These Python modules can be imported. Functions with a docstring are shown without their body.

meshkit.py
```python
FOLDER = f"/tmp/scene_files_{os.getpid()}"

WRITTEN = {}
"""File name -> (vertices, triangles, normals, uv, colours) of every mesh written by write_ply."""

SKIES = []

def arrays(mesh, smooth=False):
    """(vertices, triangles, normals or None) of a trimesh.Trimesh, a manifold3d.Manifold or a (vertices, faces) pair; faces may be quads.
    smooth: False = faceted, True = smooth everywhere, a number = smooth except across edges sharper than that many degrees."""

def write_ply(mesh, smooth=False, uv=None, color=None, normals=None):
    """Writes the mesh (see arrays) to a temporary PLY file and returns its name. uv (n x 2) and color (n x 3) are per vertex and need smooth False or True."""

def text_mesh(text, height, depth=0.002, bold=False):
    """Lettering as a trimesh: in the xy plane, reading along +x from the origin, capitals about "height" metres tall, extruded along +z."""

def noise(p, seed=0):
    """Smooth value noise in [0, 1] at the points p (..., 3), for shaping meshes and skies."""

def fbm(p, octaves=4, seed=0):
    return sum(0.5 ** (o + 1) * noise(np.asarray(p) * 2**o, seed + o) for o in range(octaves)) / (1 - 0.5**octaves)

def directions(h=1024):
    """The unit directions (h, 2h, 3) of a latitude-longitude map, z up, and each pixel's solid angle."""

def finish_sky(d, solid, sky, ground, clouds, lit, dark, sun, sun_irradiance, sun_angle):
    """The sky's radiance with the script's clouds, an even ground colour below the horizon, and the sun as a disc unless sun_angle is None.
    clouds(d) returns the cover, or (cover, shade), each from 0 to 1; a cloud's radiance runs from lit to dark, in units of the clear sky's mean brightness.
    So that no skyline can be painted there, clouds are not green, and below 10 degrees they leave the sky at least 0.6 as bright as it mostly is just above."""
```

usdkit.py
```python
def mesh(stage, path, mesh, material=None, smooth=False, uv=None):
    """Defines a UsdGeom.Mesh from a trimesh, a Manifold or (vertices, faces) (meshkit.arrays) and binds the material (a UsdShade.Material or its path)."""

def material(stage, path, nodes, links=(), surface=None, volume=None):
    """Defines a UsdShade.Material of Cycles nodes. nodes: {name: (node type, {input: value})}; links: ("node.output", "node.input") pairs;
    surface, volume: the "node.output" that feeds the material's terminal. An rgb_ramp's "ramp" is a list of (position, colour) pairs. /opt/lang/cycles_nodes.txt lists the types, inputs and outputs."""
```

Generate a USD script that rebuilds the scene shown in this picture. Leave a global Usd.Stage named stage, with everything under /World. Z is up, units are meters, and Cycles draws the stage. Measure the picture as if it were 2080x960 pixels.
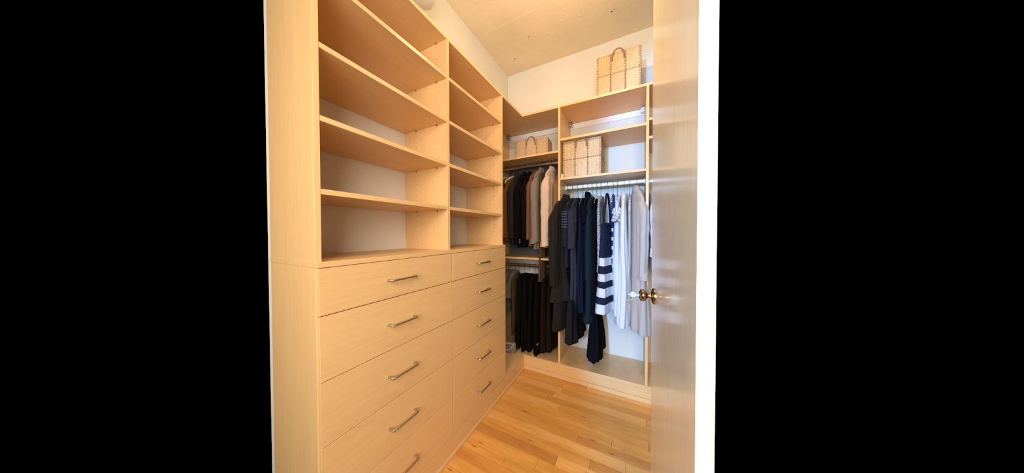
import math, random
import numpy as np, trimesh, usdkit, meshkit
import manifold3d as m3
from pxr import Usd, UsdGeom, UsdLux, UsdShade, Gf, Sdf

stage = Usd.Stage.CreateInMemory()
UsdGeom.SetStageUpAxis(stage, 'Z'); UsdGeom.SetStageMetersPerUnit(stage, 1.0)
UsdGeom.Xform.Define(stage, '/World'); UsdGeom.Scope.Define(stage, '/World/Looks')

# ------------------------------------------------------------------ camera, light, exposure
CAM = (0.0, 0.0, 1.287); FPX = 480.5; YAW = 0.4774; PITCH = -0.0155; ROLL = -0.0028
cam = UsdGeom.Camera.Define(stage, '/World/Camera')
cam.CreateHorizontalApertureAttr(36.0); cam.CreateVerticalApertureAttr(36.0 * 960 / 2080)
cam.CreateFocalLengthAttr(36.0 * FPX / 2080); cam.CreateClippingRangeAttr((0.02, 100.0))
fw = np.array([-math.sin(YAW) * math.cos(PITCH), math.cos(YAW) * math.cos(PITCH), math.sin(PITCH)])
rt = np.array([math.cos(YAW), math.sin(YAW), 0.0]); up = np.cross(rt, fw)
r2 = rt * math.cos(ROLL) + up * math.sin(ROLL); u2_ = up * math.cos(ROLL) - rt * math.sin(ROLL)
M = Gf.Matrix4d(*r2, 0, *u2_, 0, *(-fw), 0, *CAM, 1)
cam.AddTransformOp().Set(M)
cam.CreateExposureAttr(0.25)

WARM = (1.0, 0.72, 0.42); COOL = (0.48, 1.28, 2.60); FILL = (1.0, 0.90, 0.80)
LAMP = 1000.0; DAY = 480.0; FILLP = 10.8
LAMP_POS = (-0.27, 1.27, 2.66)

def rect_light(name, pos, target, w, h, color, power):
    l = UsdLux.RectLight.Define(stage, '/World/' + name)
    l.CreateWidthAttr(w); l.CreateHeightAttr(h); l.CreateColorAttr(Gf.Vec3f(*color)); l.CreateIntensityAttr(power)
    p = np.array(pos, float); z = p - np.array(target, float); z /= np.linalg.norm(z)
    x = np.cross([0, 0, 1], z); x /= np.linalg.norm(x); y = np.cross(z, x)
    l.AddTransformOp().Set(Gf.Matrix4d(*x, 0, *y, 0, *z, 0, *p, 1))
    return l

# daylight from the hall window behind the camera, shaped to a beam by the window and the doorway
def beam_light(name, pos, target, radius, half_angle, soft, color, power):
    l = UsdLux.SphereLight.Define(stage, '/World/' + name); l.CreateRadiusAttr(radius); l.CreateColorAttr(Gf.Vec3f(*color)); l.CreateIntensityAttr(power)
    p = np.array(pos, float); z = p - np.array(target, float); z /= np.linalg.norm(z)
    x = np.cross([0, 0, 1], z); x /= np.linalg.norm(x); y = np.cross(z, x)
    l.AddTransformOp().Set(Gf.Matrix4d(*x, 0, *y, 0, *z, 0, *p, 1))
    s = UsdLux.ShapingAPI.Apply(l.GetPrim()); s.CreateShapingConeAngleAttr(half_angle); s.CreateShapingConeSoftnessAttr(soft)
beam_light('hall_window_light', (-0.55, -2.2, 1.50), (1.9, 2.2, 1.1), 0.12, 29.6, 0.05, COOL, DAY)
# added fill behind the camera, unseen, lifts the cabinet interiors and drawer fronts
rect_light('doorway_light', (0.12, -0.95, 1.75), (-0.6, 1.5, 0.9), 1.5, 1.3, FILL, FILLP)

# ------------------------------------------------------------------ helpers
_used = {}
def numbered(parent, name):
    k = (parent, name); n = _used.get(k, 0); _used[k] = n + 1
    return name if n == 0 else f'{name}_{n:03d}'
def setd(prim, **kw):
    for k, v in kw.items():
        if v: prim.SetCustomDataByKey(k, v)
    return prim
BASE = {}
def thing(name, label, cat, loc=(0, 0, 0), rotz=0.0, group=None, kind=None):
    path = '/World/' + numbered('/World', name)
    x = UsdGeom.Xform.Define(stage, path); x.AddTranslateOp().Set(Gf.Vec3d(*map(float, loc)))
    if rotz: x.AddRotateZOp().Set(math.degrees(rotz))
    setd(x.GetPrim(), label=label, category=cat, group=group, kind=kind)
    return path
MATS = {}
def P(name, mesh, mat, parent='/World', smooth=False, off=None, label=None, kind=None, category=None, group=None):
    """one Mesh prim; off: the world position of the thing's base, subtracted from world-space vertices"""
    path = parent + '/' + numbered(parent, name)
    if hasattr(mesh, 'to_mesh'):
        mm = mesh.to_mesh(); mesh = trimesh.Trimesh(np.array(mm.vert_properties[:, :3]), np.array(mm.tri_verts), process=False)
    if off is not None:
        mesh = mesh.copy(); mesh.apply_translation(-np.array(off, float))
    m = usdkit.mesh(stage, path, mesh, MATS[mat], smooth=smooth)
    setd(m.GetPrim(), label=label, kind=kind, category=category, group=group)
    return path
def cat(*ms): return trimesh.util.concatenate([m for m in ms])
def bx(x0, x1, y0, y1, z0, z1, c=0.0008):
    """box with chamfered edges"""
    c = min(c, 0.45 * (x1 - x0), 0.45 * (y1 - y0), 0.45 * (z1 - z0))
    p = []
    for sx in (0, 1):
        for sy in (0, 1):
            for sz in (0, 1):
                X = (x0, x1)[sx]; Y = (y0, y1)[sy]; Z = (z0, z1)[sz]
                dx, dy, dz = c * (1 - 2 * sx), c * (1 - 2 * sy), c * (1 - 2 * sz)
                p += [(X, Y + dy, Z + dz), (X + dx, Y, Z + dz), (X + dx, Y + dy, Z)]
    return trimesh.convex.convex_hull(np.array(p))
def tube(pts, r, n=10, flat=None, caps=True):
    """round tube along a polyline; r may vary per point; flat: (side, scale) squashes"""
    pts = np.array(pts, float); N = len(pts); r = np.broadcast_to(np.asarray(r, float), (N,))
    t = np.gradient(pts, axis=0); t /= np.linalg.norm(t, axis=1, keepdims=True) + 1e-12
    a = np.array([0, 0, 1.0]) if abs(t[0][2]) < 0.9 else np.array([1.0, 0, 0])
    V = []; nrm = np.cross(t[0], a); nrm /= np.linalg.norm(nrm)
    for i in range(N):
        nrm = nrm - t[i] * nrm.dot(t[i]); nrm /= np.linalg.norm(nrm); b = np.cross(t[i], nrm)
        ang = np.arange(n) * 2 * math.pi / n
        V.append(pts[i] + r[i] * (np.cos(ang)[:, None] * nrm + np.sin(ang)[:, None] * b))
    V = np.vstack(V); F = []
    for i in range(N - 1):
        for j in range(n):
            a0 = i * n + j; a1 = i * n + (j + 1) % n
            F += [(a0, a1, a1 + n), (a0, a1 + n, a0 + n)]
    if caps:
        V = np.vstack([V, pts[0], pts[-1]]); k = N * n
        for j in range(n):
            F += [(k, (j + 1) % n, j), (k + 1, (N - 1) * n + j, (N - 1) * n + (j + 1) % n)]
    return trimesh.Trimesh(V, np.array(F), process=False)
def lathe(prof, n=40):
    """prof: (radius, height) along z"""
    prof = np.array(prof, float); ang = np.arange(n) * 2 * math.pi / n
    V = np.vstack([np.column_stack([r * np.cos(ang), r * np.sin(ang), np.full(n, z)]) for r, z in prof]); F = []
    for i in range(len(prof) - 1):
        for j in range(n):
            a0 = i * n + j; a1 = i * n + (j + 1) % n
            F += [(a0, a1, a1 + n), (a0, a1 + n, a0 + n)]
    return trimesh.Trimesh(V, np.array(F), process=False)
def loft(rings, cap=True):
    rings = [np.asarray(r, float) for r in rings]; n = len(rings[0]); V = np.vstack(rings); F = []
    for i in range(len(rings) - 1):
        for j in range(n):
            a0 = i * n + j; a1 = i * n + (j + 1) % n
            F += [(a0, a0 + n, a1 + n), (a0, a1 + n, a1)]
    if cap:
        V = np.vstack([V, rings[0].mean(0), rings[-1].mean(0)]); k = len(rings) * n
        for j in range(n):
            F += [(k, j, (j + 1) % n), (k + 1, (len(rings) - 1) * n + (j + 1) % n, (len(rings) - 1) * n + j)]
    return trimesh.Trimesh(V, np.array(F), process=False)
def man(t):
    return m3.Manifold(m3.Mesh(np.asarray(t.vertices, np.float32), np.asarray(t.faces, np.uint32)))
def xf(mesh, R=None, t=(0, 0, 0)):
    m = mesh.copy(); T = np.eye(4)
    if R is not None: T[:3, :3] = R
    T[:3, 3] = t; m.apply_transform(T); return m

# ------------------------------------------------------------------ materials
def mat(name, nodes, links, surface='p.BSDF'):
    MATS[name] = usdkit.material(stage, '/World/Looks/' + name, nodes, links, surface=surface)
def plain(name, col, rough=0.5, metallic=0.0, **kw):
    mat(name, {'p': ('principled_bsdf', dict(base_color=col, roughness=rough, metallic=metallic, **kw))}, [])
def wood(name, axis, a, b, rough=0.38, coat=0.0, fine=160.0, coarse=14.0, along=1.1, bump=0.04, vary=0.0, knots=False, streak=0.12):
    sc = [coarse] * 3; sc[axis] = along
    sf = [fine] * 3; sf[axis] = along * 4
    n = {'g': ('geometry', {}), 'm': ('mapping', {'scale': sc}), 'm2': ('mapping', {'scale': sf}),
         'n': ('noise_texture', {'scale': 1.0, 'detail': 4.0, 'distortion': 0.6}), 'n2': ('noise_texture', {'scale': 1.0, 'detail': 2.0}),
         'r': ('rgb_ramp', {'ramp': [(0.28, a), (0.72, b)]}), 'r2': ('rgb_ramp', {'ramp': [(0.3, (1 - streak, 1 - streak, 1 - streak)), (0.7, (1 + streak * .4, 1 + streak * .4, 1 + streak * .4))]}),
         'mx': ('mix', {'mix_type': 'multiply', 'fac': 1.0}), 'bp': ('bump', {'strength': bump, 'distance': 0.002}),
         'p': ('principled_bsdf', {'roughness': rough, 'coat_weight': coat, 'coat_roughness': 0.12})}
    l = [('g.position', 'm.vector'), ('g.position', 'm2.vector'), ('m.vector', 'n.vector'), ('m2.vector', 'n2.vector'), ('n.fac', 'r.fac'), ('n2.fac', 'r2.fac'),
         ('r.color', 'mx.color1'), ('r2.color', 'mx.color2'), ('n2.fac', 'bp.height'), ('bp.normal', 'p.normal')]
    out = 'mx.color'
    if knots:
        n.update({'mk': ('mapping', {'scale': tuple(3.2 if i == axis else 13.0 for i in range(3))}), 'vk': ('voronoi_texture', {'scale': 1.6}),
                  'rk': ('rgb_ramp', {'ramp': [(0.0, (0.25, 0.15, 0.1)), (0.05, (0.45, 0.3, 0.2)), (0.12, (0.92, 0.9, 0.88)), (0.2, (1, 1, 1))]}),
                  'mxk': ('mix', {'mix_type': 'multiply', 'fac': 0.85})})
        l += [('g.position', 'mk.vector'), ('mk.vector', 'vk.vector'), ('vk.distance', 'rk.fac'), ('rk.color', 'mxk.color2'), (out, 'mxk.color1')]; out = 'mxk.color'
    if vary:
        n.update({'oi': ('object_info', {}), 'mr': ('map_range', {'from_min': 0.0, 'from_max': 1.0, 'to_min': 1 - vary, 'to_max': 1 + vary}),
                  'cc': ('combine_color', {}), 'mv': ('mix', {'mix_type': 'multiply', 'fac': 1.0})})
        l += [('oi.random', 'mr.value'), ('mr.result', 'cc.r'), ('mr.result', 'cc.g'), ('mr.result', 'cc.b'), (out, 'mv.color1'), ('cc.color', 'mv.color2')]; out = 'mv.color'
    l.append((out, 'p.base_color'))
    mat(name, n, l)
MA, MB = (0.750, 0.470, 0.200), (0.780, 0.500, 0.225)
for i, ax in enumerate('xyz'): wood('maple_' + ax, i, MA, MB, vary=0.015, streak=0.05, bump=0.02)
wood('maple_gloss_x', 0, MA, MB, rough=0.2, coat=0.4, streak=0.05, bump=0.01)
wood('door_maple', 2, (0.88, 0.645, 0.34), (0.93, 0.72, 0.41), rough=0.24, coat=0.6, fine=120, coarse=9.0, streak=0.06)
FC = [((0.68, 0.295, 0.060), (0.82, 0.405, 0.100)), ((0.56, 0.225, 0.045), (0.72, 0.33, 0.080)), ((0.75, 0.36, 0.088), (0.86, 0.47, 0.145)), ((0.68, 0.305, 0.058), (0.82, 0.405, 0.100))]
for i, (a, b) in enumerate(FC): wood(f'floor_oak_{i}', 0, a, b, rough=0.40, coat=0.10, fine=150, coarse=22, along=2.0, vary=0.08, knots=True)
wood('gap_dark', 0, (0.10, 0.05, 0.02), (0.14, 0.07, 0.03))
def paint(name, col, rough=0.85, bump=0.1, scale=60.0, blotch=0.04):
    lo = tuple(c * (1 - blotch) for c in col); hi = tuple(c * (1 + blotch * 0.5) for c in col)
    mat(name, {'g': ('geometry', {}), 'n': ('noise_texture', {'scale': scale, 'detail': 5.0}), 'nb': ('noise_texture', {'scale': 3.0, 'detail': 6.0}),
               'r': ('rgb_ramp', {'ramp': [(0.3, lo), (0.7, hi)]}), 'b': ('bump', {'strength': bump, 'distance': 0.003}), 'p': ('principled_bsdf', {'roughness': rough})},
        [('g.position', 'n.vector'), ('g.position', 'nb.vector'), ('nb.fac', 'r.fac'), ('r.color', 'p.base_color'), ('n.fac', 'b.height'), ('b.normal', 'p.normal')])
paint('wall_paint', (0.74, 0.71, 0.63)); paint('concrete', (0.80, 0.69, 0.50), bump=0.35, scale=35, blotch=0.08)
plain('shade_grey', (0.11, 0.115, 0.125), 0.6); plain('concrete_hole', (0.12, 0.08, 0.05), 0.9)  # the dark grey is the corner bay's wall shade put into a colour
plain('nickel', (0.55, 0.50, 0.44), 0.28, 1.0); plain('chrome', (0.78, 0.78, 0.78), 0.15, 1.0)
plain('brass_antique', (0.40, 0.28, 0.17), 0.18, 1.0); plain('key_brass', (0.50, 0.46, 0.33), 0.45, 0.5)
plain('dark_plastic', (0.012, 0.010, 0.009), 0.5); plain('white_plastic', (0.82, 0.82, 0.78), 0.35); plain('pin_brown', (0.20, 0.10, 0.045), 0.5)
plain('white_metal', (0.85, 0.85, 0.83), 0.3); plain('rod_bright', (0.94, 0.95, 0.96), 0.2, 0.25); plain('hook_steel', (0.16, 0.15, 0.14), 0.35, 1.0); plain('clear_frost', (0.86, 0.82, 0.74), 0.25, 0.0, transmission_weight=0.55, ior=1.45)
plain('shoe_grey', (0.20, 0.18, 0.15), 0.35); plain('shoe_pale', (0.62, 0.57, 0.48), 0.4)
plain('lamp_glow', (0.9, 0.85, 0.75), 0.4)
mat('bulb', {'e': ('emission', {'color': WARM, 'strength': 25.0})}, [], surface='e.emission')
def raffia(name, a, b):
    mat(name, {'g': ('geometry', {}), 'm': ('mapping', {'scale': (150, 150, 10)}), 'n': ('noise_texture', {'scale': 1.0, 'detail': 5.0, 'distortion': 1.2}),
               'r': ('rgb_ramp', {'ramp': [(0.3, a), (0.68, b)]}), 'b': ('bump', {'strength': 0.35, 'distance': 0.003}), 'p': ('principled_bsdf', {'roughness': 0.6}),
               'oi': ('object_info', {}), 'h': ('hsv', {'saturation': 1.0}), 'mr': ('map_range', {'to_min': 0.9, 'to_max': 1.08})},
        [('g.position', 'm.vector'), ('m.vector', 'n.vector'), ('n.fac', 'r.fac'), ('r.color', 'h.color'), ('oi.random', 'mr.value'), ('mr.result', 'h.value'), ('h.color', 'p.base_color'), ('n.fac', 'b.height'), ('b.normal', 'p.normal')])
raffia('raffia', (0.50, 0.325, 0.165), (0.63, 0.44, 0.25)); plain('stitch', (0.25, 0.135, 0.06), 0.7); plain('basket_handle', (0.30, 0.17, 0.085), 0.6)
def cloth(name, col, var=0.10, scale=520.0, rough=0.95, sheen=0.15, bump=0.25, tweed=None, spec=0.12):
    if sum(col) < 0.35: sheen = 0.0; spec = 0.06
    lo = tuple(c * (1 - var) for c in col); hi = tuple(min(1, c * (1 + var)) for c in col)
    if tweed: hi = tweed
    mat(name, {'g': ('geometry', {}), 'n': ('noise_texture', {'scale': scale, 'detail': 3.0}), 'n2': ('noise_texture', {'scale': 22.0, 'detail': 3.0}), 'r': ('rgb_ramp', {'ramp': [(0.35, lo), (0.65, hi)]}),
               'b2': ('bump', {'strength': 0.25, 'distance': 0.012}), 'b': ('bump', {'strength': bump, 'distance': 0.002}),
               'p': ('principled_bsdf', {'roughness': rough, 'sheen_weight': sheen, 'specular_ior_level': spec, 'sheen_tint': tuple(min(1, 0.5 + c) for c in col)})},
        [('g.position', 'n.vector'), ('g.position', 'n2.vector'), ('n.fac', 'r.fac'), ('r.color', 'p.base_color'), ('n2.fac', 'b2.height'), ('b2.normal', 'b.normal'), ('n.fac', 'b.height'), ('b.normal', 'p.normal')])
for k, c in dict(rust=(0.16, 0.065, 0.02), charcoal=(0.025, 0.022, 0.02), black=(0.005, 0.004, 0.004), brick_red=(0.19, 0.07, 0.045), taupe=(0.21, 0.172, 0.125), pink=(0.66, 0.47, 0.36),
                 camel=(0.22, 0.12, 0.05), trouser=(0.085, 0.055, 0.032), maroon=(0.045, 0.014, 0.012), grey_knit=(0.15, 0.125, 0.10), dark_brown=(0.012, 0.008, 0.005),
                 coat=(0.020, 0.0165, 0.0145), slate=(0.028, 0.026, 0.034), navy=(0.008, 0.010, 0.022), ink=(0.004, 0.004, 0.006), teal=(0.008, 0.017, 0.022), skirt_char=(0.012, 0.0115, 0.013),
                 white=(0.66, 0.67, 0.71), lace=(0.62, 0.65, 0.70), pale_grey=(0.46, 0.47, 0.49), linen=(0.46, 0.42, 0.38), sky_shirt=(0.60, 0.68, 0.80)).items(): cloth('cloth_' + k, c)
cloth('cloth_olive_satin', (0.055, 0.042, 0.014), rough=0.38, sheen=0.0, spec=0.6)
cloth('cloth_tweed', (0.03, 0.03, 0.04), scale=190.0, tweed=(0.62, 0.62, 0.64))
def zstripes(name, bands, base, other, rep=None):
    """cloth with horizontal bands; bands: heights between which OTHER shows"""
    st = [(0.0, base)]
    for a, b in sorted(bands): st += [((a - 0.5) / 1.0, other), ((b - 0.5) / 1.0, base)]
    mat(name, {'g': ('geometry', {}), 's': ('separate_xyz', {}), 'mr': ('map_range', {'from_min': 0.5, 'from_max': 1.5, 'to_min': 0.0, 'to_max': 1.0}),
               'r': ('rgb_ramp', {'ramp': st, 'interpolate': False}), 'n': ('noise_texture', {'scale': 260.0}), 'b': ('bump', {'strength': 0.2, 'distance': 0.002}), 'p': ('principled_bsdf', {'roughness': 0.9, 'specular_ior_level': 0.2})},
        [('g.position', 's.vector'), ('s.z', 'mr.value'), ('mr.result', 'r.fac'), ('r.color', 'p.base_color'), ('g.position', 'n.vector'), ('n.fac', 'b.height'), ('b.normal', 'p.normal')])
NV, WH = (0.008, 0.013, 0.035), (0.62, 0.64, 0.68)
zstripes('stripe_dress', [(0.648, 0.722), (0.777, 0.846), (0.897, 0.958), (1.021, 1.082)], NV, WH)
bl = []
z = 0.62
while z < 1.36: bl.append((z, z + 0.028)); z += 0.075
zstripes('stripe_blue', bl, (0.02, 0.03, 0.22), (0.65, 0.67, 0.74))
bl = [(1.33 + 0.022 * i, 1.33 + 0.022 * i + 0.006) for i in range(7)]
zstripes('stripe_dark', bl, (0.012, 0.012, 0.016), (0.085, 0.082, 0.088))

# ------------------------------------------------------------------ room shell
AX, LX, BY, WY = -0.939, -1.290, 2.030, 2.404      # cabinet front, left wall, wardrobe front, back wall
Y0, Y1, Y2 = 0.395, 1.034, 1.650                    # upright panels of the left cabinet
X1, X2, X3 = -0.586, 0.084, 0.345                   # upright panels of the back wardrobe
ZT, ZC, T = 2.392, 3.069, 0.019
fl = thing('floor', 'varnished honey-coloured hardwood strip floor running across the closet', 'floor', kind='structure')
P('floor_base', bx(LX, X3 + .01, Y0 - .01, WY, -0.06, -0.0085, 0), 'gap_dark', fl)
rng = random.Random(4)
pw = 0.0665; yy = Y0 - .01
row = 0
while yy < BY + 0.03:
    xx = AX + 0.02 - rng.random() * 0.9
    first = True
    while xx < X3 + 0.01:
        ln = rng.uniform(0.42, 1.0); a = max(xx, AX - 0.02); b_ = min(xx + ln, X3 + 0.01)
        if b_ - a > 0.03:
            dz = rng.uniform(-0.0004, 0.0002)
            P('floor_plank', bx(a + .0006, b_ - .0006, yy + .0007, yy + pw - .0007, -0.0085, dz, 0.00025), f'floor_oak_{rng.choice([0,0,0,1,2,2,3,3])}', fl)
        xx += ln
    yy += pw; row += 1
wl = P('wall_left', bx(LX - 0.03, LX, Y0 + .002, WY + 0.1, -0.06, ZC, 0), 'wall_paint', kind='structure', category='wall', label='cream painted wall behind and above the shelf cabinet')
wb = P('wall_back', bx(LX, X3 + .01, WY, WY + 0.1, -0.06, ZC, 0), 'wall_paint', kind='structure', category='wall', label='cream painted end wall behind the hanging wardrobe')
ce = thing('ceiling', 'cream painted board-marked concrete ceiling with small pits', 'ceiling', kind='structure')
edges = [Y0 - .01, 0.62, 0.817, 1.013, 1.21, 1.405, 1.60, 1.795, 1.992, 2.19, WY + 0.1]
rng = random.Random(9)
for i in range(len(edges) - 1):
    P('ceiling_board', bx(LX - .1, X3 + .01, edges[i], edges[i + 1], ZC + rng.uniform(0.0, 0.0016), ZC + 0.08, 0.0008), 'concrete', ce)
for (ya, xa, xb) in [(1.992, -0.87, -0.30), (1.795, -0.95, -0.45), (1.60, -1.0, -0.3), (2.19, -1.2, -0.2)]:
    xs = np.linspace(xa, xb, 26)      # thin fins where the form boards met
    P('board_fin', tube([(x, ya + .0012 * math.sin(40 * x), ZC + .0008) for x in xs], [max(.0002, (.0022 if ya < 2.1 else .0012) * (0.6 + 0.4 * math.sin(31 * x)) * math.sin(math.pi * k / 25) ** .5) for k, x in enumerate(xs)], 6), 'concrete', ce, smooth=60)
def blob(x, y, r, seed, dz):
    m = trimesh.creation.icosphere(2, 1.0); v = m.vertices
    n = meshkit.fbm(v * 1.7 + seed, 3, seed)
    m.vertices = v * (0.6 + 0.8 * n)[:, None] * np.array([r * 1.3, r, 0.0016]); m.apply_translation((x, y, ZC + dz)); return m
pits = [(-0.861, 2.011, .0045), (-1.099, 2.19, .005), (-1.092, 2.21, .003), (-0.17, 2.093, .0055), (-0.15, 2.085, .003), (-.36, 2.2, .0025)]
for i, (x, y, r) in enumerate(pits): P('pit', blob(x, y, r, i, 0.0012), 'concrete_hole', ce, smooth=True)
for i, (x, y, r) in enumerate([(-0.69, 2.063, .012), (-0.406, 2.009, .011), (-0.80, 2.02, .008), (-.95, 2.05, .007), (-.92, 2.0, .006), (-0.88, 2.15, .005), (-.5, 1.9, .008), (-1.0, 2.08, .006)]):
    P('blister', blob(x, y, r, i + 20, 0.0005), 'concrete', ce, smooth=True)

# ------------------------------------------------------------------ left cabinet: open shelves over drawers
B0 = ((AX + LX) / 2, (Y0 + Y2) / 2, 0)
cab = thing('shelf_cabinet', 'tall maple built-in cabinet of open shelves above two columns of drawers', 'cabinet', B0)
def C(name, mesh, m, parent=None, **k): return P(name, mesh, m, parent or cab, off=B0, **k)
def peg_panel(yc, sides, z0=1.195):
    t = bx(LX + .001, AX, yc - T / 2, yc + T / 2, 0, ZT - T)
    m = man(t); cyl = []
    for xh in (-1.014, -1.184):
        for i in range(37):
            zh = z0 + 0.035 + 0.032 * i
            if zh > ZT - 0.04: break
            for s in sides:
                cyl.append(m3.Manifold.cylinder(0.02, 0.0026, 0.0026, 6).rotate((90, 0, 0)).translate((xh, yc + s * T / 2 + 0.01, zh)))
    return m - m3.Manifold.batch_boolean(cyl, m3.OpType.Add)
C('side_panel', bx(LX + .001, AX, Y0, Y0 + T, 0, ZT - T), 'maple_z')
C('side_panel', peg_panel(Y1, (-1, 1)), 'maple_z')
C('side_panel', peg_panel(Y2, (-1,)), 'maple_z')
C('top_board', bx(LX + .001, AX, Y0, Y2 + T / 2, ZT - T, ZT), 'maple_y')
bays = [(Y0 + T, Y1 - T / 2), (Y1 + T / 2, Y2 - T / 2)]
SH = [2.174, 1.929, 1.685, 1.438]
for (ya, yb) in bays:
    for zs in SH: C('shelf', bx(LX + .002, AX - .001, ya, yb, zs - T, zs, 0.0012), 'maple_y')
FX = AX + 0.018
ZCT = 1.172
C('counter_board', bx(LX + .002, FX + .001, Y0 - .0015, Y2 + T / 2 + .004, ZCT, ZCT + T, 0.0012), 'maple_y')
# small pins that carry the shelves, at the near side of the middle and far panel
for yc in (Y1 - T / 2, Y2 - T / 2):
    for zs in SH + [ZT]:
        for xh in (-1.014, -1.184):
            C('shelf_pin', xf(trimesh.creation.cylinder(0.0025, 0.008, sections=10), trimesh.transformations.rotation_matrix(math.pi / 2, (1, 0, 0))[:3, :3], (xh, yc - 0.006, zs - T - 0.0045)), 'pin_brown')
def handle(y, zc):
    h = 0.064; so = 0.030; r = 0.0048; R = 0.011; pts = []
    x0 = FX
    pts += [(x0, y - h, zc), (x0 + so - R, y - h, zc)]
    for k in range(1, 6):
        a = k / 6 * math.pi / 2; pts.append((x0 + so - R + R * math.sin(a), y - h + R * (1 - math.cos(a)), zc))
    pts += [(x0 + so, y - h + R, zc)] + [(x0 + so, y - h + R + (2 * h - 2 * R) * k / 6, zc) for k in range(1, 6)] + [(x0 + so, y + h - R, zc)]
    for k in range(1, 6):
        a = k / 6 * math.pi / 2; pts.append((x0 + so - R * (1 - math.cos(a)), y + h - R + R * math.sin(a), zc))
    pts += [(x0 + so - R, y + h, zc), (x0, y + h, zc)]
    t = tube(pts, r, 12)
    return t
DZ = [1.172, 1.010, 0.7880, 0.5665, 0.3445, 0.1235]
cols = [(Y0 + .002, Y1 - 0.0018 + .002), (Y1 + 0.0018 + .002, Y2 + T / 2 + .004)]
for ci, (ya, yb) in enumerate(cols):
    for k in range(5):
        zt, zb = DZ[k] - 0.0017, DZ[k + 1] + 0.0017
        d = C('drawer', bx(FX - T, FX, ya, yb, zb, zt, 0.0005), 'maple_y')
        yc = (0.705, 1.333)[ci]
        zh = (zt + zb) / 2 + (0.0 if k else -0.002)
        C('handle', handle(yc, zh), 'nickel', d, smooth=40, label='satin nickel bow handle' if (ci, k) == (0, 0) else None)
C('drawer_carcass', bx(LX + .002, FX - T - .001, Y0 + T, Y2 - T / 2, 0.14, ZCT - .01, 0), 'maple_y')
KX = FX - 0.001
C('kick_board', bx(KX - T, KX, Y0, BY - 0.0025, 0.024, 0.1205, 0.001), 'maple_y')
C('kick_trim', bx(KX - T, KX + 0.006, Y0, BY - 0.0055, 0.0, 0.0235, 0.002), 'maple_y')

# ------------------------------------------------------------------ back wardrobe
B1 = ((LX + X3) / 2, (BY + WY) / 2, 0)
war = thing('hanging_wardrobe', 'maple built-in open wardrobe with shelves and hanging rods across the end wall', 'wardrobe', B1)
def W(name, mesh, m, parent=None, **k): return P(name, mesh, m, parent or war, off=B1, **k)
W('side_panel', bx(LX + .001, LX + .016, Y2 + .0145, WY - .001, 0.137, ZT - T), 'maple_z')
W('side_panel', bx(X1 - T / 2, X1 + T / 2, BY, WY - .001, 0.137, ZT - T), 'maple_z')
W('side_panel', bx(X2 - T / 2, X2 + T / 2, BY, WY - .001, 0.137, ZT - T), 'maple_z')
W('side_panel', bx(X3 - T / 2, X3 + T / 2, BY, WY - .001, 0.137, ZT - T), 'maple_z')
W('top_board', bx(LX + .001, AX, Y2 + T / 2 + .0005, BY - .0006, ZT - T, ZT), 'maple_y')
W('top_board', bx(LX + .001, X3 + T / 2, BY, WY - .001, ZT - T, ZT), 'maple_x')
W('floor_board', bx(LX + .001, AX + .014, Y2 + T / 2 + .005, BY - .0125, 0.1215, 0.1375, .001), 'maple_y')
W('floor_board', bx(LX + .001, X3 + T / 2, BY - 0.012, WY - .001, 0.1215, 0.1375, .001), 'maple_gloss_x')
KY = BY - 0.002
W('kick_board', bx(KX - .002, X3 + T / 2, KY, KY + T, 0.036, 0.1175, .001), 'maple_x')
W('kick_trim', bx(KX - .002, X3 + T / 2, KY - 0.003, KY + T, 0.0, 0.0345, .0015), 'maple_x')
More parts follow.
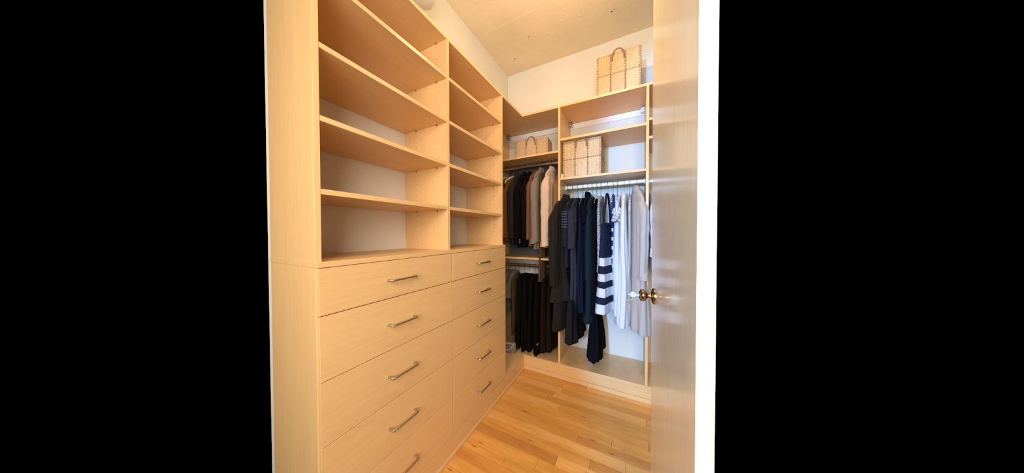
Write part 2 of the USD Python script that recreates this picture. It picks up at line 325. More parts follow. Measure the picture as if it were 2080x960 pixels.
W('shelf', bx(LX + .017, X1 - T / 2, BY + .001, WY - .002, 2.007 - T, 2.007, .0012), 'maple_x')
U2, L2 = 2.104, 1.765
for zz in (U2, L2): W('shelf', bx(X1 + T / 2, X2 - T / 2, BY + .001, WY - .002, zz - T, zz, .0012), 'maple_x')
for zz in (2.135, 2.000): W('shelf', bx(X2 + T / 2, X3 - T / 2, BY + .001, WY - .002, zz - T, zz, .0012), 'maple_x')
W('shelf', bx(LX + .017, X1 - T / 2, BY + .035, WY - .002, 1.052 - T, 1.052, .0012), 'maple_x')
W('back_panel', bx(LX + .017, X1 - T / 2 - .0005, WY - .008, WY - .0012, 1.053, 2.007 - T - .001), 'shade_grey', label='dark grey board behind the shirts')  # added sheet; its dark colour stands in for shade on the wall
for (xa, xb) in ((LX + .016, X1 - T / 2), (X1 + T / 2, X2 - T / 2)):
    W('hanging_rail', cat(bx(xa, xb, WY - 0.011, WY - .001, ZT - T - 0.058, ZT - T - 0.001, .002), bx(xa, xb, WY - 0.015, WY - .011, ZT - T - 0.058, ZT - T - 0.050, .001)), 'white_metal')
def bracket(x, s):
    return cat(bx(x, x + s * 0.03, WY - 0.06, WY - .012, ZT - T - 0.045, ZT - T - 0.006, .003) if s > 0 else bx(x - 0.03, x, WY - 0.06, WY - .012, ZT - T - 0.045, ZT - T - 0.006, .003),
               bx(x if s > 0 else x - .012, x + .012 if s > 0 else x, WY - 0.085, WY - .06, ZT - T - 0.034, ZT - T - 0.02, .002))
W('rail_bracket', bracket(LX + .017, 1), 'nickel'); W('rail_bracket', bracket(X1 + T / 2, 1), 'nickel'); W('rail_bracket', bracket(X2 - T / 2, -1), 'white_metal')
ROD_Y = 2.210
def rod(xa, xb, zc):
    a = np.arange(20) * 2 * math.pi / 20
    ring = lambda x: np.column_stack([np.full(20, x), ROD_Y + .0085 * np.cos(a), zc + .016 * np.sin(a)])
    return loft([ring(xa), ring(xb)])
def socket(x, zc, s):
    a = np.arange(20) * 2 * math.pi / 20
    ring = lambda x, k: np.column_stack([np.full(20, x), ROD_Y + .013 * k * np.cos(a), zc - .002 + .022 * k * np.sin(a)])
    return loft([ring(x, 1), ring(x + s * .006, 1), ring(x + s * .009, .8)])
RODS = [(LX + .016, X1 - T / 2, 1.958, 'nickel'), (X1 + T / 2, X2 - T / 2, 1.706, 'rod_bright'), (X2 + T / 2, X3 - T / 2, 1.700, 'rod_bright'), (LX + .016, X1 - T / 2, 0.955, 'nickel')]
for xa, xb, zc, m_ in RODS:
    W('rod', rod(xa, xb, zc), m_, smooth=40, label='oval hanging rod'); W('rod_socket', socket(xa, zc, 1), m_); W('rod_socket', socket(xb, zc, -1), m_)

# ------------------------------------------------------------------ door with knob
th = math.radians(4.75); U = np.array([-math.sin(th), math.cos(th), 0]); Nn = np.array([-math.cos(th), -math.sin(th), 0])
PE = np.array([0.0714, 1.253, 0.0]); HI = PE - 0.61 * U
dr = thing('door_1', 'open flush maple closet door with a round brass knob, seen nearly edge-on', 'door', tuple(HI), kind='structure')
Rd = np.column_stack([U, -Nn, [0, 0, 1]])     # local x along the door, y into its thickness
P('door_leaf', xf(bx(0, 0.61, 0, 0.035, 0.012, 2.44, .0015), Rd), 'door_maple', dr)
# local z axis of a lathe -> door normal
Rk = np.column_stack([U, np.cross(Nn, U), Nn])
kp = 0.54 * U + np.array([0, 0, 1.012])
P('knob_rose', xf(lathe([(0.0001, 0), (0.034, 0), (0.0345, .003), (0.033, .006), (0.028, .009), (0.020, .011), (0.0145, .013), (0.0001, .0135)], 48), Rk, kp), 'brass_antique', dr, smooth=50)
P('door_knob', xf(lathe([(0.0001, .012), (0.0125, .012), (0.0105, .018), (0.0105, .024), (0.0135, .029), (0.021, .0325), (0.0255, .038), (0.0265, .044), (0.0250, .050), (0.0205, .055), (0.0125, .0575), (0.0001, .058)], 48), Rk, kp), 'brass_antique', dr, smooth=50)
kw = HI + kp + Nn * 0.058
keys = thing('door_keys', 'key in the door knob with a second key dangling from its ring', 'keys', tuple(kw))
def key_blade(L):
    from shapely.geometry import Point, box as sbox, Polygon
    bow = Point(0, 0).buffer(0.0125, 24).union(sbox(-0.0045, -L, 0.0045, 0)).difference(Point(0, 0.0065).buffer(0.003, 12))
    for k, dd in enumerate((.003, .0015, .0035, .002)):
        y = -L + 0.005 + k * 0.006; bow = bow.difference(Polygon([(0.005, y), (0.005, y + .005), (0.005 - dd, y + .0025)]))
    m = trimesh.creation.extrude_polygon(bow, 0.0022, engine='earcut'); m.apply_translation((0, 0, -.0011)); return m
Rkey = np.column_stack([np.array([0, 0, 1.0]), Nn, np.cross([0, 0, 1.0], Nn)])
k1 = xf(key_blade(0.026), Rkey, Nn * 0.024)
P('key', k1, 'key_brass', keys)
ringc = Nn * 0.034 + np.array([0, 0, -0.012]); aa = np.linspace(0, 2 * math.pi, 25)
P('key_ring', tube([ringc + 0.0125 * (math.cos(a) * np.array([0, 0, 1.0]) + math.sin(a) * Nn) for a in aa], 0.0011, 8), 'chrome', keys, smooth=60)
c_, s_ = math.cos(0.5), math.sin(0.5)
side = c_ * rt + s_ * np.cross([0, 0, 1], rt)
Rk2 = np.column_stack([side, [0, 0, 1.0], np.cross(side, [0, 0, 1.0])])
P('key', xf(key_blade(0.036), Rk2, ringc + np.array([0, 0, -0.0215])), 'key_brass', keys)

# ------------------------------------------------------------------ lamps
lamp = thing('ceiling_lamp', 'small warm globe lamp on a short stem under the ceiling', 'lamp', (LAMP_POS[0], LAMP_POS[1], ZC))
P('ceiling_rose', lathe([(0.0001, 0), (0.06, 0), (0.06, -.012), (0.05, -.022), (0.012, -.026), (0.0001, -.026)][::-1]), 'nickel', lamp, smooth=40)
P('stem', tube([(0, 0, -.02), (0, 0, LAMP_POS[2] - ZC + .06)], 0.007), 'nickel', lamp, smooth=40)
P('socket', lathe([(0.0001, .04), (.018, .04), (.02, .05), (.02, .075), (.008, .085), (.0001, .085)]), 'nickel', lamp, smooth=40, off=(0, 0, ZC - LAMP_POS[2]))
sl = UsdLux.SphereLight.Define(stage, lamp + '/bulb_light'); sl.CreateRadiusAttr(0.022); sl.CreateColorAttr(Gf.Vec3f(*WARM)); sl.CreateIntensityAttr(LAMP)
sl.AddTranslateOp().Set(Gf.Vec3d(0, 0, LAMP_POS[2] - ZC))
sc = thing('wall_sconce', 'frosted glass wall sconce above the shelf cabinet', 'lamp', (LX, 1.108, 2.742))
P('glass_shade', xf(lathe([(0.0001, 0), (0.022, .001), (.043, .008), (.058, .022), (.066, .042), (.069, .07), (.069, .17), (.066, .17), (.066, .07), (.063, .043), (.055, .025), (.041, .012), (.021, .005), (.0001, .004)]), None, (.085, 0, 0)), 'clear_frost', sc, smooth=40)
P('bulb_holder', xf(lathe([(.0001, .09), (.016, .09), (.02, .10), (.02, .15), (.0001, .15)]), None, (.085, 0, 0)), 'brass_antique', sc, smooth=40)
P('back_plate', bx(0, .012, -.045, .045, .07, .17, .004), 'brass_antique', sc)
P('arm', tube([(.01, 0, .12), (.085, 0, .12)], .009), 'brass_antique', sc, smooth=40)

# ------------------------------------------------------------------ baskets
def basket(label, w, d, h, loc, rotz=0.0):
    b = thing('stitched_basket', label, 'basket', loc, rotz, group='stitched palm-strip storage baskets')
    th = 0.006; dash = []
    def face(width, ncol, nrow, place):
        xs = [-width / 2 + width * k / ncol for k in range(ncol + 1)]; zs = [h * k / nrow for k in range(nrow + 1)]
        for i in range(ncol):
            for j in range(nrow):
                m = bx(xs[i] + .0008, xs[i + 1] - .0008, -th, 0, zs[j] + .0006, zs[j + 1] - .0006, .0022)
                P('strip_panel', place(m), 'raffia', b)
        for i in range(ncol + 1):
            inset = 0.0 if 0 < i < ncol else (0.010 if i == 0 else -0.010)
            n = int(h / 0.0125)
            for k in range(n):
                zz = (k + .5) * h / n; hw = .0085 if 0 < i < ncol else .0075
                dash.append(place(bx(xs[i] + inset - hw, xs[i] + inset + hw, -th - .0016, -th + .001, zz - .0016, zz + .0016, .0005)))
        for j in range(nrow + 1):
            inset = 0.0 if 0 < j < nrow else (0.009 if j == 0 else -0.009)
            n = int(width / 0.016)
            for k in range(n):
                xx = -width / 2 + (k + .5) * width / n; zz = zs[j] + inset; hh = .006 if 0 < j < nrow else .0055
                dash.append(place(bx(xx - .0013, xx + .0013, -th - .0016, -th + .001, zz - hh, zz + hh, .0005)))
    def turn(a, dist):
        R = trimesh.transformations.rotation_matrix(a, (0, 0, 1))[:3, :3]; t = R @ np.array([0, -dist + th, 0]); return lambda m: xf(m, R, t)
    rows = 2 if h > .25 else 1
    face(w, 3, rows, turn(0, d / 2)); face(w, 3, rows, turn(math.pi, d / 2)); face(d - .012, 3 if h > .25 else 2, rows, turn(math.pi / 2, w / 2)); face(d - .012, 3 if h > .25 else 2, rows, turn(-math.pi / 2, w / 2))
    P('bottom', bx(-w / 2 + .006, w / 2 - .006, -d / 2 + .006, d / 2 - .006, 0.0005, .006, .001), 'raffia', b)
    P('stitching', cat(*dash), 'stitch', b, kind='stuff', label='dark brown stitches along the seams')
    rim = [(-w / 2 + .003, -d / 2 + .003, h), (w / 2 - .003, -d / 2 + .003, h), (w / 2 - .003, d / 2 - .003, h), (-w / 2 + .003, d / 2 - .003, h)]
    P('rim', cat(*[tube([rim[k], tuple((np.array(rim[k]) + rim[(k + 1) % 4]) / 2), rim[(k + 1) % 4]], .0045, 8) for k in range(4)]), 'raffia', b, smooth=50)
    for s in (-1, 1):
        a = np.linspace(0, math.pi, 17); hw = .047
        arch = lambda off: [(-hw * math.cos(t) * (1 - .0 * off), s * (d / 2 + .004 + off), h - .052 + .078 * math.sin(t) ** .8) for t in a]
        P('handle', cat(tube([( -hw, s * (d / 2 - .002), h - .06)] + arch(0.0) + [(hw, s * (d / 2 - .002), h - .06)], .0042, 8), tube([(x * .9, y + s * .006, z - .008) for x, y, z in arch(0.0)], .0038, 8)), 'basket_handle', b, smooth=50)
    return b
basket('square stitched palm-strip basket standing on top of the wardrobe', .32, .27, .318, (-0.121, 2.197, ZT + .0006))
basket('tall stitched palm-strip basket filling the wardrobe shelf above the dresses', .318, .27, .311, (-0.404, 2.202, L2 + .0006))
basket('low stitched palm-strip basket on the corner shelf above the shirts', .333, .20, .197, (-0.915, 2.262, 2.007 + .0006), math.radians(6))
jar = thing('thread_spool', 'small white round spool beside the tall shelf basket', 'spool', (-0.5635, 2.046, L2))
P('body', lathe([(.0001, .0005), (.0115, .0005), (.0125, .004), (.009, .008), (.009, .022), (.0125, .026), (.0115, .030), (.0001, .030)], 24), 'white_plastic', jar, smooth=40)

# ------------------------------------------------------------------ hangers: one of each kind, then references
def hanger_parts(root, wire, m, rz):
    """origin at the top of the rod; the neck lies rz below"""
    R = .0190
    pts = [(0, -R * math.cos(t), -.016 + R * math.sin(t)) for t in np.linspace(-0.30 * math.pi, 1.02 * math.pi, 20)]
    pts += [(0, R * .82, -.030), (0, R * .45, -.042), (0, R * .1, -.051), (0, 0, -.058), (0, 0, -rz)]
    P('hook', tube(pts, .0016 if wire else .002, 8), 'hook_steel' if m != 'white_plastic' else 'chrome', root, smooth=60)
    w = .155 if wire else .125
    if wire:
        P('shoulder_bar', tube([(0, -w, -rz - .085), (0, -.09, -rz - .045), (0, -.02, -rz - .006), (0, 0, -rz), (0, .02, -rz - .006), (0, .09, -rz - .045), (0, w, -rz - .085)], .002, 8), m, root, smooth=60)
    else:
        w = .165 if m == 'white_plastic' else w
        P('shoulder_bar', tube([(0, -w - .02, -rz - .105), (0, -w, -rz - .075), (0, -.09, -rz - .038), (0, -.02, -rz - .008), (0, 0, -rz), (0, .02, -rz - .008), (0, .09, -rz - .038), (0, w, -rz - .075), (0, w + .02, -rz - .105)], [.004, .006, .008, .008, .008, .008, .008, .006, .004], 10), m, root, smooth=60)
    P('bottom_bar', tube([(0, -w, -rz - .086), (0, 0, -rz - .088), (0, w, -rz - .086)], .002 if wire else .004, 8), m, root, smooth=60)
PROTO = {}
def hanger(kind, label, x, rod_z, yaw=0.0, group=None):
    loc = (x, ROD_Y, rod_z + .016)
    if kind not in PROTO:
        root = thing({'wire': 'wire_hanger', 'white': 'white_hanger', 'dark': 'dark_hanger'}[kind], label, 'hanger', loc, yaw, group)
        hanger_parts(root, kind == 'wire', {'wire': 'chrome', 'white': 'white_plastic', 'dark': 'dark_plastic'}[kind], .10)
        PROTO[kind] = root; return root
    r = thing({'wire': 'wire_hanger', 'white': 'white_hanger', 'dark': 'dark_hanger'}[kind], label, 'hanger', loc, yaw, group)
    pr = stage.GetPrimAtPath(r); pr.GetReferences().AddInternalReference(PROTO[kind]); pr.SetInstanceable(True)
    return r

# ------------------------------------------------------------------ garments
def body_mesh(L, W, Tk, Wh, Th, rng, amp, drop=.075, neck=.05, nphi=72, waist=None, flare_at=None, kmain=None, strap=False, ripple=0.0):
    ph = np.arange(nphi) * 2 * math.pi / nphi; cs, sn = np.cos(ph), np.sin(ph)
    sgn = np.sign(cs) * np.abs(cs) ** .85, np.sign(sn) * np.abs(sn) ** .75
    k1 = kmain or rng.choice([5, 6, 7]); k2 = rng.choice([9, 11, 13]); p1, p2, p3 = [rng.uniform(0, 6.28) for _ in range(3)]
    rings = []
    def ring(w, t, z, g, zz):
        d = amp * g * (np.sin(k1 * ph + p1 + 1.2 * math.sin(zz * 5 + p3)) + .45 * np.sin(k2 * ph + p2 - zz * 2.2))
        tilt = .006 * g * math.sin(zz * 7 + p2)
        u = (w + .5 * d) * sgn[0]; v = (t + d) * sgn[1] + tilt
        z_ = np.full(nphi, z) + (ripple * np.sin(k1 * ph + p1) * g if ripple else 0)
        return np.column_stack([v, u, z_])
    if not strap:
        for k in range(10):
            s = k / 9; w = neck + (W - neck) * s; z = -drop * s ** 1.5 - .012 * s
            t = .024 + (Tk * .75 - .024) * min(1, s * 1.1)
            rings.append(ring(w, t, z, 0.05 * s, 0))
        ztop = -drop - .012
    else:
        ztop = -strap
        rings.append(ring(W * .92, Tk * .5, ztop + .004, 0.0, 0))
    N = 44
    for k in range(1, N + 1):
        s = k / N; z = ztop + (-L - ztop) * s; g = min(1.0, .1 + s * 1.15)
        if waist and s < waist[0]:
            q = s / waist[0]; w = W + (waist[1] - W) * q; t = Tk + (waist[2] - Tk) * q
        elif waist:
            q = ((s - waist[0]) / (1 - waist[0])) ** .8; w = waist[1] + (Wh - waist[1]) * q; t = waist[2] + (Th - waist[2]) * q
        else:
            w = W * .97 + (Wh - W * .97) * s; t = Tk + (Th - Tk) * s
        t *= min(1.0, .75 + s * 4); rings.append(ring(w, t, z, g, z))
    last = rings[-1].copy(); c = last.mean(0)
    rings.append((last - c) * [.93, .97, 1] + c + [0, 0, .004]); rings.append((last - c) * [.5, .8, 1] + c + [0, 0, .03])
    return loft(rings)
def sleeve_mesh(side, W, z0, ln, r0, r1, rng, out=.012, amp=.005, flat=.62, puff=0.0, cuff=True):
    """a sleeve that leaves the shoulder slope and hangs down; z0: height of the shoulder point"""
    n = 36; ph = np.arange(n) * 2 * math.pi / n; rings = []; N = 36
    p1, p2, p3 = rng.uniform(0, 6), rng.uniform(0, 6), rng.uniform(0, 6); sway = rng.uniform(-.010, .010)
    yend = W - r0 * .55 + out + r0 * .35
    for k in range(N + 1):
        s = k / N; z = z0 - .004 - (ln - .004) * s
        q = min(1.0, s / .22); e = math.sin(q * math.pi / 2)
        r = r0 + (r1 - r0) * s + puff * math.sin(math.pi * s) ** 2
        ry = r * (.42 + .58 * e); rx = r * flat * (.34 + .66 * e)
        c = np.array([sway * s * s, side * ((yend - .045) + .045 * e), z])
        crease = .5 * np.sin(2 * ph + p3 + 5 * s) * math.sin(26 * s + p2) * math.exp(-((s - .5) / .3) ** 2)
        d = amp * q * (.8 * np.sin(4 * ph + p1 + 1.5 * s) + .4 * np.sin(7 * ph + p2 - 2 * s) + crease)
        rings.append(np.column_stack([c[0] + (rx + d) * np.cos(ph), c[1] + (ry + d) * np.sin(ph), np.full(n, z) - (1 - e) * .026 * side * np.sin(ph) + .006 * np.sin(ph + p1) * s]))
    f0 = rings[0]; c = f0.mean(0); rings = [(f0 - c) * [.3, .3, .5] + c + [0, 0, .016], (f0 - c) * [.75, .75, .8] + c + [0, 0, .010]] + rings
    last = rings[-1]; c = last.mean(0); rings.append((last - c) * [.86, .86, 1] + c + [0, 0, .004]); rings.append((last - c) * [.8, .8, 1] + c + [0, 0, .02])
    return loft(rings)
def cuff_mesh(side, W, z, r, h, out, r0):
    n = 32; ph = np.arange(n) * 2 * math.pi / n; rings = []
    for dz, k in ((h, .95), (h, 1.08), (h * .5, 1.14), (0, 1.18), (-.002, 1.1), (.006, .9)):
        rings.append(np.column_stack([.66 * r * k * np.cos(ph), side * (W - r0 * .55 + out + r0 * .35) + r * k * np.sin(ph), np.full(n, z + dz) + .010 * np.sin(ph * 1 + .7)]))
    return loft(rings)
def collar_mesh(neck, h=.04):
    """a shirt collar: a stand and a leaf folded over it, higher at the back of the neck, with two points in front"""
    n = 40; ph = np.arange(n) * 2 * math.pi / n; rings = []; f = np.cos(ph)          # f = 1: the side the collar points are on
    pt = np.exp(-((np.abs(np.angle(np.exp(1j * (ph - 0)))) - .55) / .35) ** 2)
    for z, k, a in ((-.016, .96, 0), (h * .30, .84, 0), (h * .52, .74, 0), (h * .58, .76, 0), (h * .50, .86, .15), (h * .18, 1.02, .6), (-.004, 1.12, 1.0), (-.008, 1.08, 1.0), (h * .1, .96, .5)):
        rings.append(np.column_stack([.027 * k * np.cos(ph) * (1 + .25 * a * pt), neck * k * np.sin(ph) * .9, np.full(n, z) - .006 * f * (z > 0) - .020 * a * pt]))
    return loft(rings)
SEED = [100]
def garment(name, label, cat_, x, ztop, L, m, rod_z, W=.175, Tk=.026, Wh=None, Th=None, sleeve=None, sl_r=(.055, .042), cuff=False, collar=None, yaw=0.0, hang='wire', hang_label=None,
            amp=.009, drop=.075, neck=.05, waist=None, strap=None, puff=0.0, sleeve_m=None, kmain=None, ripple=0.0, group=None, y=None, extra=None, flat=.62, hem_m=None, hem=None):
    SEED[0] += 1; rng = random.Random(SEED[0])
    Wh = Wh or W; Th = Th or Tk
    g = thing(name, label, cat_, (x, y or ROD_Y, ztop), math.radians(yaw), group)
    P('body', body_mesh(L, W, Tk, Wh, Th, rng, amp, drop, neck, waist=waist, strap=strap, kmain=kmain, ripple=ripple), m, g, smooth=True)
    if strap:
        for s in (-1, 1):
            P('strap', tube([(0, s * W * .75, -strap - .01), (0, s * W * .55, -strap * .5), (0, s * .03, -.012), (0, s * .012, 0)], [.010, .009, .009, .008], 8), m, g, smooth=60)
    if sleeve:
        for s in (-1, 1):
            sv = P('sleeve', sleeve_mesh(s, W, -drop + .004, sleeve, sl_r[0], sl_r[1], rng, puff=puff, flat=flat), sleeve_m or m, g, smooth=True)
            if cuff: P('cuff', cuff_mesh(s, W, -drop + .004 - sleeve - .01, sl_r[1], .055, .012, sl_r[0]), m, sv, smooth=50)
    if collar: P('collar', collar_mesh(neck, collar), m, g, smooth=60)
    if extra: extra(g, rng)
    if hang: hanger(hang, hang_label, x, rod_z, math.radians(yaw), {'wire': 'chrome hangers on the rods', 'white': 'white plastic hangers', 'dark': 'dark hangers on the lower rod'}[hang])
    return g
RU, RL, R2 = 1.958, 0.955, 1.706
# upper rod in the corner, left to right
garment('shirt', 'dark maroon shirt on the white hanger at the far left of the upper rod', 'shirt', -1.215, 1.815, .62, 'cloth_maroon', RU, W=.16, hang='white', hang_label='white plastic hanger at the cabinet end of the upper rod', sleeve=.5)
garment('jacket', 'rust brown suede jacket beside the white hangers', 'jacket', -1.125, 1.845, .64, 'cloth_rust', RU, W=.18, sleeve=.54, sl_r=(.058, .046), collar=.035, hang='white', hang_label='white plastic hanger holding the rust brown jacket', yaw=0)
garment('shirt', 'charcoal shirt between the rust jacket and the black shirt', 'shirt', -1.055, 1.872, .70, 'cloth_charcoal', RU, sleeve=.57, collar=.035, hang_label='chrome hanger of the charcoal shirt')
garment('shirt', 'black shirt with pale cuff buttons in the middle of the upper rod', 'shirt', -0.985, 1.875, .73, 'cloth_black', RU, sleeve=.62, collar=.04, hang_label='chrome hanger of the black shirt with cuff buttons',
        extra=lambda g, r: [P('button', xf(trimesh.creation.icosphere(1, .005), None, (.028, -.20, -.655 - .022 * k)), 'white_plastic', g) for k in range(2)])
garment('jacket', 'plain black jacket just left of the brick red shirt', 'jacket', -0.922, 1.878, .72, 'cloth_black', RU, sleeve=.58, collar=.03, hang_label='chrome hanger of the plain black jacket')
garment('shirt', 'brick red shirt between the black jacket and the taupe shirt', 'shirt', -0.868, 1.880, .72, 'cloth_brick_red', RU, sleeve=.58, collar=.035, hang_label='chrome hanger of the brick red shirt')
garment('shirt', 'taupe grey long-sleeved shirt with raised collar', 'shirt', -0.815, 1.895, .76, 'cloth_taupe', RU, W=.185, sleeve=.62, sl_r=(.06, .05), collar=.05, cuff=True, hang_label='chrome hanger of the taupe shirt')
garment('trousers', 'brown trousers hanging below the taupe and pink shirts', 'trousers', -0.775, 1.86, 1.03, 'cloth_trouser', RU, W=.115, Wh=.125, Tk=.014, Th=.022, drop=.02, hang_label='chrome hanger of the brown trousers', amp=.005, y=ROD_Y - .03)
garment('shirt', 'pale pink long-sleeved shirt with turned-up cuffs', 'shirt', -0.708, 1.893, .74, 'cloth_pink', RU, W=.185, Tk=.03, sleeve=.64, sl_r=(.068, .058), collar=.05, cuff=True, hang_label='chrome hanger of the pale pink shirt')
garment('cardigan', 'camel brown cardigan behind the pink shirt, next to the upright panel', 'cardigan', -0.632, 1.87, .56, 'cloth_camel', RU, W=.13, Tk=.022, sleeve=.45, hang_label='chrome hanger of the camel cardigan', y=ROD_Y + .03)
# lower rod in the corner
for i, (x, lab) in enumerate([(-1.215, 'grey top at the far left of the lower rod'), (-1.160, 'grey knitted top second from the left on the lower rod'), (-1.105, 'grey knitted top beside the olive satin skirt')]):
    garment('knitted_top', lab, 'top', x, .895, .42 if i < 2 else .16, 'cloth_grey_knit', RL, W=.175, Tk=.022, sleeve=.14, hang='dark', hang_label='dark hanger of the ' + lab, drop=.11)
garment('skirt', 'olive green satin skirt on the lower rod', 'skirt', -1.062, .86, .56, 'cloth_olive_satin', RL, W=.165, Tk=.022, Wh=.185, Th=.03, drop=.03, hang='dark', hang_label='dark hanger of the olive satin skirt', amp=.012)
for i, (x, L, lab, c) in enumerate([(-1.000, .70, 'black trousers next to the olive skirt', 'black'), (-0.940, .71, 'black skirt second to the right of the olive skirt', 'black'), (-0.880, .70, 'black long skirt with a tiny metal clip below the brown trousers', 'black'),
                                    (-0.815, .72, 'black trousers with a pale tag near the hem', 'black'), (-0.750, .68, 'dark brown trousers left of the upright panel on the lower rod', 'dark_brown'), (-0.690, .66, 'dark brown skirt against the upright panel on the lower rod', 'dark_brown')]):
    def ex(g, r, i=i):
        if i == 3: P('tag', bx(.026, .028, -.20, -.165, -.615, -.603, .0005), 'white_plastic', g)
        if i == 2: P('clip', bx(.026, .030, -.185, -.177, -.10, -.06, .001), 'chrome', g)
    garment('trousers' if 'trousers' in lab else 'skirt', lab, 'trousers' if 'trousers' in lab else 'skirt', x, .87, L, 'cloth_' + c, RL, W=.16, Tk=.024, Wh=.19, Th=.03, drop=.02, hang='dark', hang_label='dark hanger of the ' + lab, amp=.009, extra=ex)
# long rod, left to right
garment('coat', 'charcoal coat with a flared hem leaning past the upright panel', 'coat', -0.552, 1.60, .90, 'cloth_coat', R2, W=.19, Tk=.03, waist=(.78, .185, .036), Wh=.245, Th=.075, y=ROD_Y - .065, sleeve=.70, sl_r=(.066, .056), collar=.06, yaw=-17, hang_label='chrome hanger of the charcoal coat', amp=.01)
garment('dress', 'dark brown long dress under the charcoal coat', 'dress', -0.560, 1.585, 1.14, 'cloth_coat', R2, W=.15, Tk=.018, Wh=.23, Th=.05, yaw=-13, hang=None, y=ROD_Y - .055, amp=.004)
garment('jumper', 'black jumper with thin grey stripes on its shoulder', 'jumper', -0.505, 1.60, .62, 'stripe_dark', R2, W=.175, sleeve=.36, sl_r=(.055, .045), hang_label='chrome hanger of the thin-striped jumper', yaw=-7)
garment('cardigan', 'slate grey cardigan with three-quarter sleeves over a sheer skirt', 'cardigan', -0.462, 1.60, 1.00, 'cloth_slate', R2, W=.18, Tk=.026, Wh=.19, Th=.03, sleeve=.38, sl_r=(.062, .056), yaw=-4, hang_label='chrome hanger of the slate cardigan', amp=.01)
garment('skirt', 'sheer charcoal tiered skirt below the slate cardigan', 'skirt', -0.475, .72, .37, 'cloth_skirt_char', R2, W=.19, Tk=.035, Wh=.215, Th=.055, drop=.01, neck=.14, hang=None, y=ROD_Y - .04, yaw=-4, amp=.014, kmain=9, ripple=.006)
garment('dress', 'navy sleeveless dress right of the slate cardigan', 'dress', -0.415, 1.595, .99, 'cloth_navy', R2, W=.165, Tk=.024, Wh=.18, Th=.03, hang_label='chrome hanger of the navy sleeveless dress')
garment('blouse', 'black puff-shouldered blouse with standing collar', 'blouse', -0.372, 1.615, .75, 'cloth_ink', R2, W=.165, Tk=.025, sleeve=.18, sl_r=(.062, .05), puff=.012, collar=.06, hang_label='chrome hanger of the black puff-shouldered blouse')
garment('dress', 'dark teal long dress with a turned-up hem band', 'dress', -0.336, 1.585, 1.03, 'cloth_teal', R2, W=.18, Tk=.034, Wh=.20, Th=.042, y=ROD_Y - .035, collar=.03, hang_label='chrome hanger of the dark teal dress',
        extra=lambda g, r: P('hem_band', xf(body_mesh(.075, .206, .050, .208, .051, random.Random(5), .004, drop=.001, neck=.18), None, (0, 0, -.965)), 'cloth_teal', g, smooth=True))
garment('dress', 'black flared long dress hanging lowest above the wardrobe floor', 'dress', -0.296, 1.575, 1.33, 'cloth_ink', R2, W=.15, Tk=.018, waist=(.74, .15, .024), Wh=.21, Th=.06, y=ROD_Y - .04, hang_label='chrome hanger of the black flared dress', amp=.013, ripple=.01, kmain=8)
garment('cardigan', 'black and white tweed cardigan', 'cardigan', -0.262, 1.60, .64, 'cloth_tweed', R2, W=.175, Tk=.02, hang_label='chrome hanger of the tweed cardigan', amp=.006)
garment('dress', 'navy strappy dress with broad white stripes', 'dress', -0.205, 1.615, .967, 'stripe_dress', R2, W=.14, Tk=.024, Wh=.225, Th=.058, y=ROD_Y - .05, yaw=-9, strap=.25, hang_label='chrome hanger of the broad-striped dress', amp=.008)
garment('top', 'blue and white patterned narrow top behind the striped dress', 'top', -0.162, 1.61, .97, 'stripe_blue', R2, W=.10, Tk=.012, Wh=.12, Th=.016, strap=.25, hang_label='chrome hanger of the blue patterned top', amp=.003)
def ruffles(g, r):
    for k in range(5):
        n = 110; ph = np.arange(n) * 2 * math.pi / n; rr = []
        z = -.11 - .021 * k; w = .105 + .022 * k
        for dz, s in ((0, .86), (-.012, 1.02), (-.03, 1.16), (-.032, 1.1), (-.01, .9)):
            wob = 1 + .13 * np.sin(7 * ph + 1.7 * k) * (s > 1)
            rr.append(np.column_stack([.036 * s * wob * np.cos(ph), w * s * wob * np.sin(ph), np.full(n, z + dz) + .007 * np.sin(5 * ph + 2 * k)]))
        P('ruffle', loft(rr), 'cloth_lace', g, smooth=True)
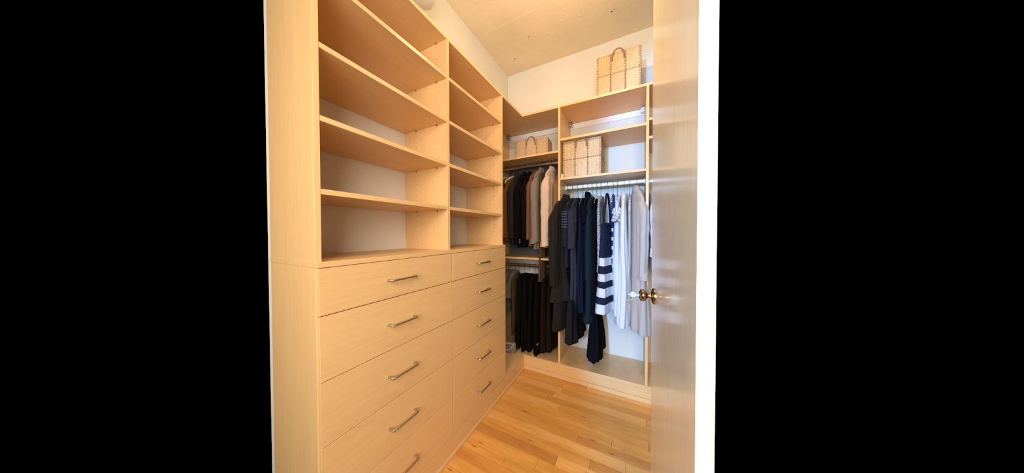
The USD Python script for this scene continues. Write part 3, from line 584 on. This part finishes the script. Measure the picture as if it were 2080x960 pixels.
garment('dress', 'white lace dress with ruffled neckline', 'dress', -0.128, 1.60, .98, 'cloth_lace', R2, W=.14, Tk=.024, Wh=.175, Th=.034, hang_label='chrome hanger of the white lace dress', amp=.008, extra=ruffles, neck=.03, drop=.13, kmain=9)
garment('dress', 'plain white long dress in the middle of the pale clothes', 'dress', -0.078, 1.61, 1.06, 'cloth_white', R2, W=.15, Tk=.026, Wh=.20, Th=.05, y=ROD_Y - .025, hang_label='chrome hanger of the plain white dress', amp=.012, drop=.10)
garment('slip', 'pale grey narrow slip between the white dress and the linen dress', 'slip', -0.035, 1.60, .86, 'cloth_pale_grey', R2, W=.13, Tk=.014, Wh=.15, Th=.016, strap=.14, hang_label='chrome hanger of the pale grey slip', amp=.004)
garment('shirt_dress', 'beige linen shirt dress with folded collar and long sleeves', 'dress', 0.012, 1.625, 1.10, 'cloth_linen', R2, W=.165, Tk=.034, Wh=.21, Th=.06, sleeve=.60, sl_r=(.06, .05), cuff=True, collar=.06, yaw=16, hang_label='chrome hanger of the linen shirt dress', amp=.010, y=ROD_Y - .04)
garment('shirt', 'pale blue shirt sleeve showing between the upright panel and the door', 'shirt', 0.130, 1.60, .60, 'cloth_sky_shirt', 1.700, W=.19, sleeve=.40, sl_r=(.06, .052), cuff=True, hang_label='chrome hanger of the pale blue shirt', y=ROD_Y - .02, yaw=3)
# bag on the corner floor
bag = thing('handbag', 'small grey handbag with a pale strap on the corner floor', 'bag', (-1.09, 2.02, .1378))
P('body', loft([np.column_stack([.09 * k * np.sign(np.cos(t)) * np.abs(np.cos(t)) ** .5, .045 * k2 * np.sign(np.sin(t)) * np.abs(np.sin(t)) ** .6, np.full(32, z)]) for t in [np.arange(32) * 2 * math.pi / 32] for z, k, k2 in ((0.0005, .95, .95), (.01, 1, 1), (.05, .97, .9), (.085, .9, .6), (.095, .85, .25))]), 'shoe_grey', bag, smooth=50)
P('strap', tube([(.06 * math.cos(t), -.042, .07 - .045 * math.sin(t)) for t in np.linspace(0, math.pi, 15)], .006, 8), 'shoe_pale', bag, smooth=60)
P('flap_edge', tube([(-.08, -.03, .092), (0, -.034, .088), (.08, -.03, .090)], .005, 8), 'shoe_pale', bag, smooth=60)
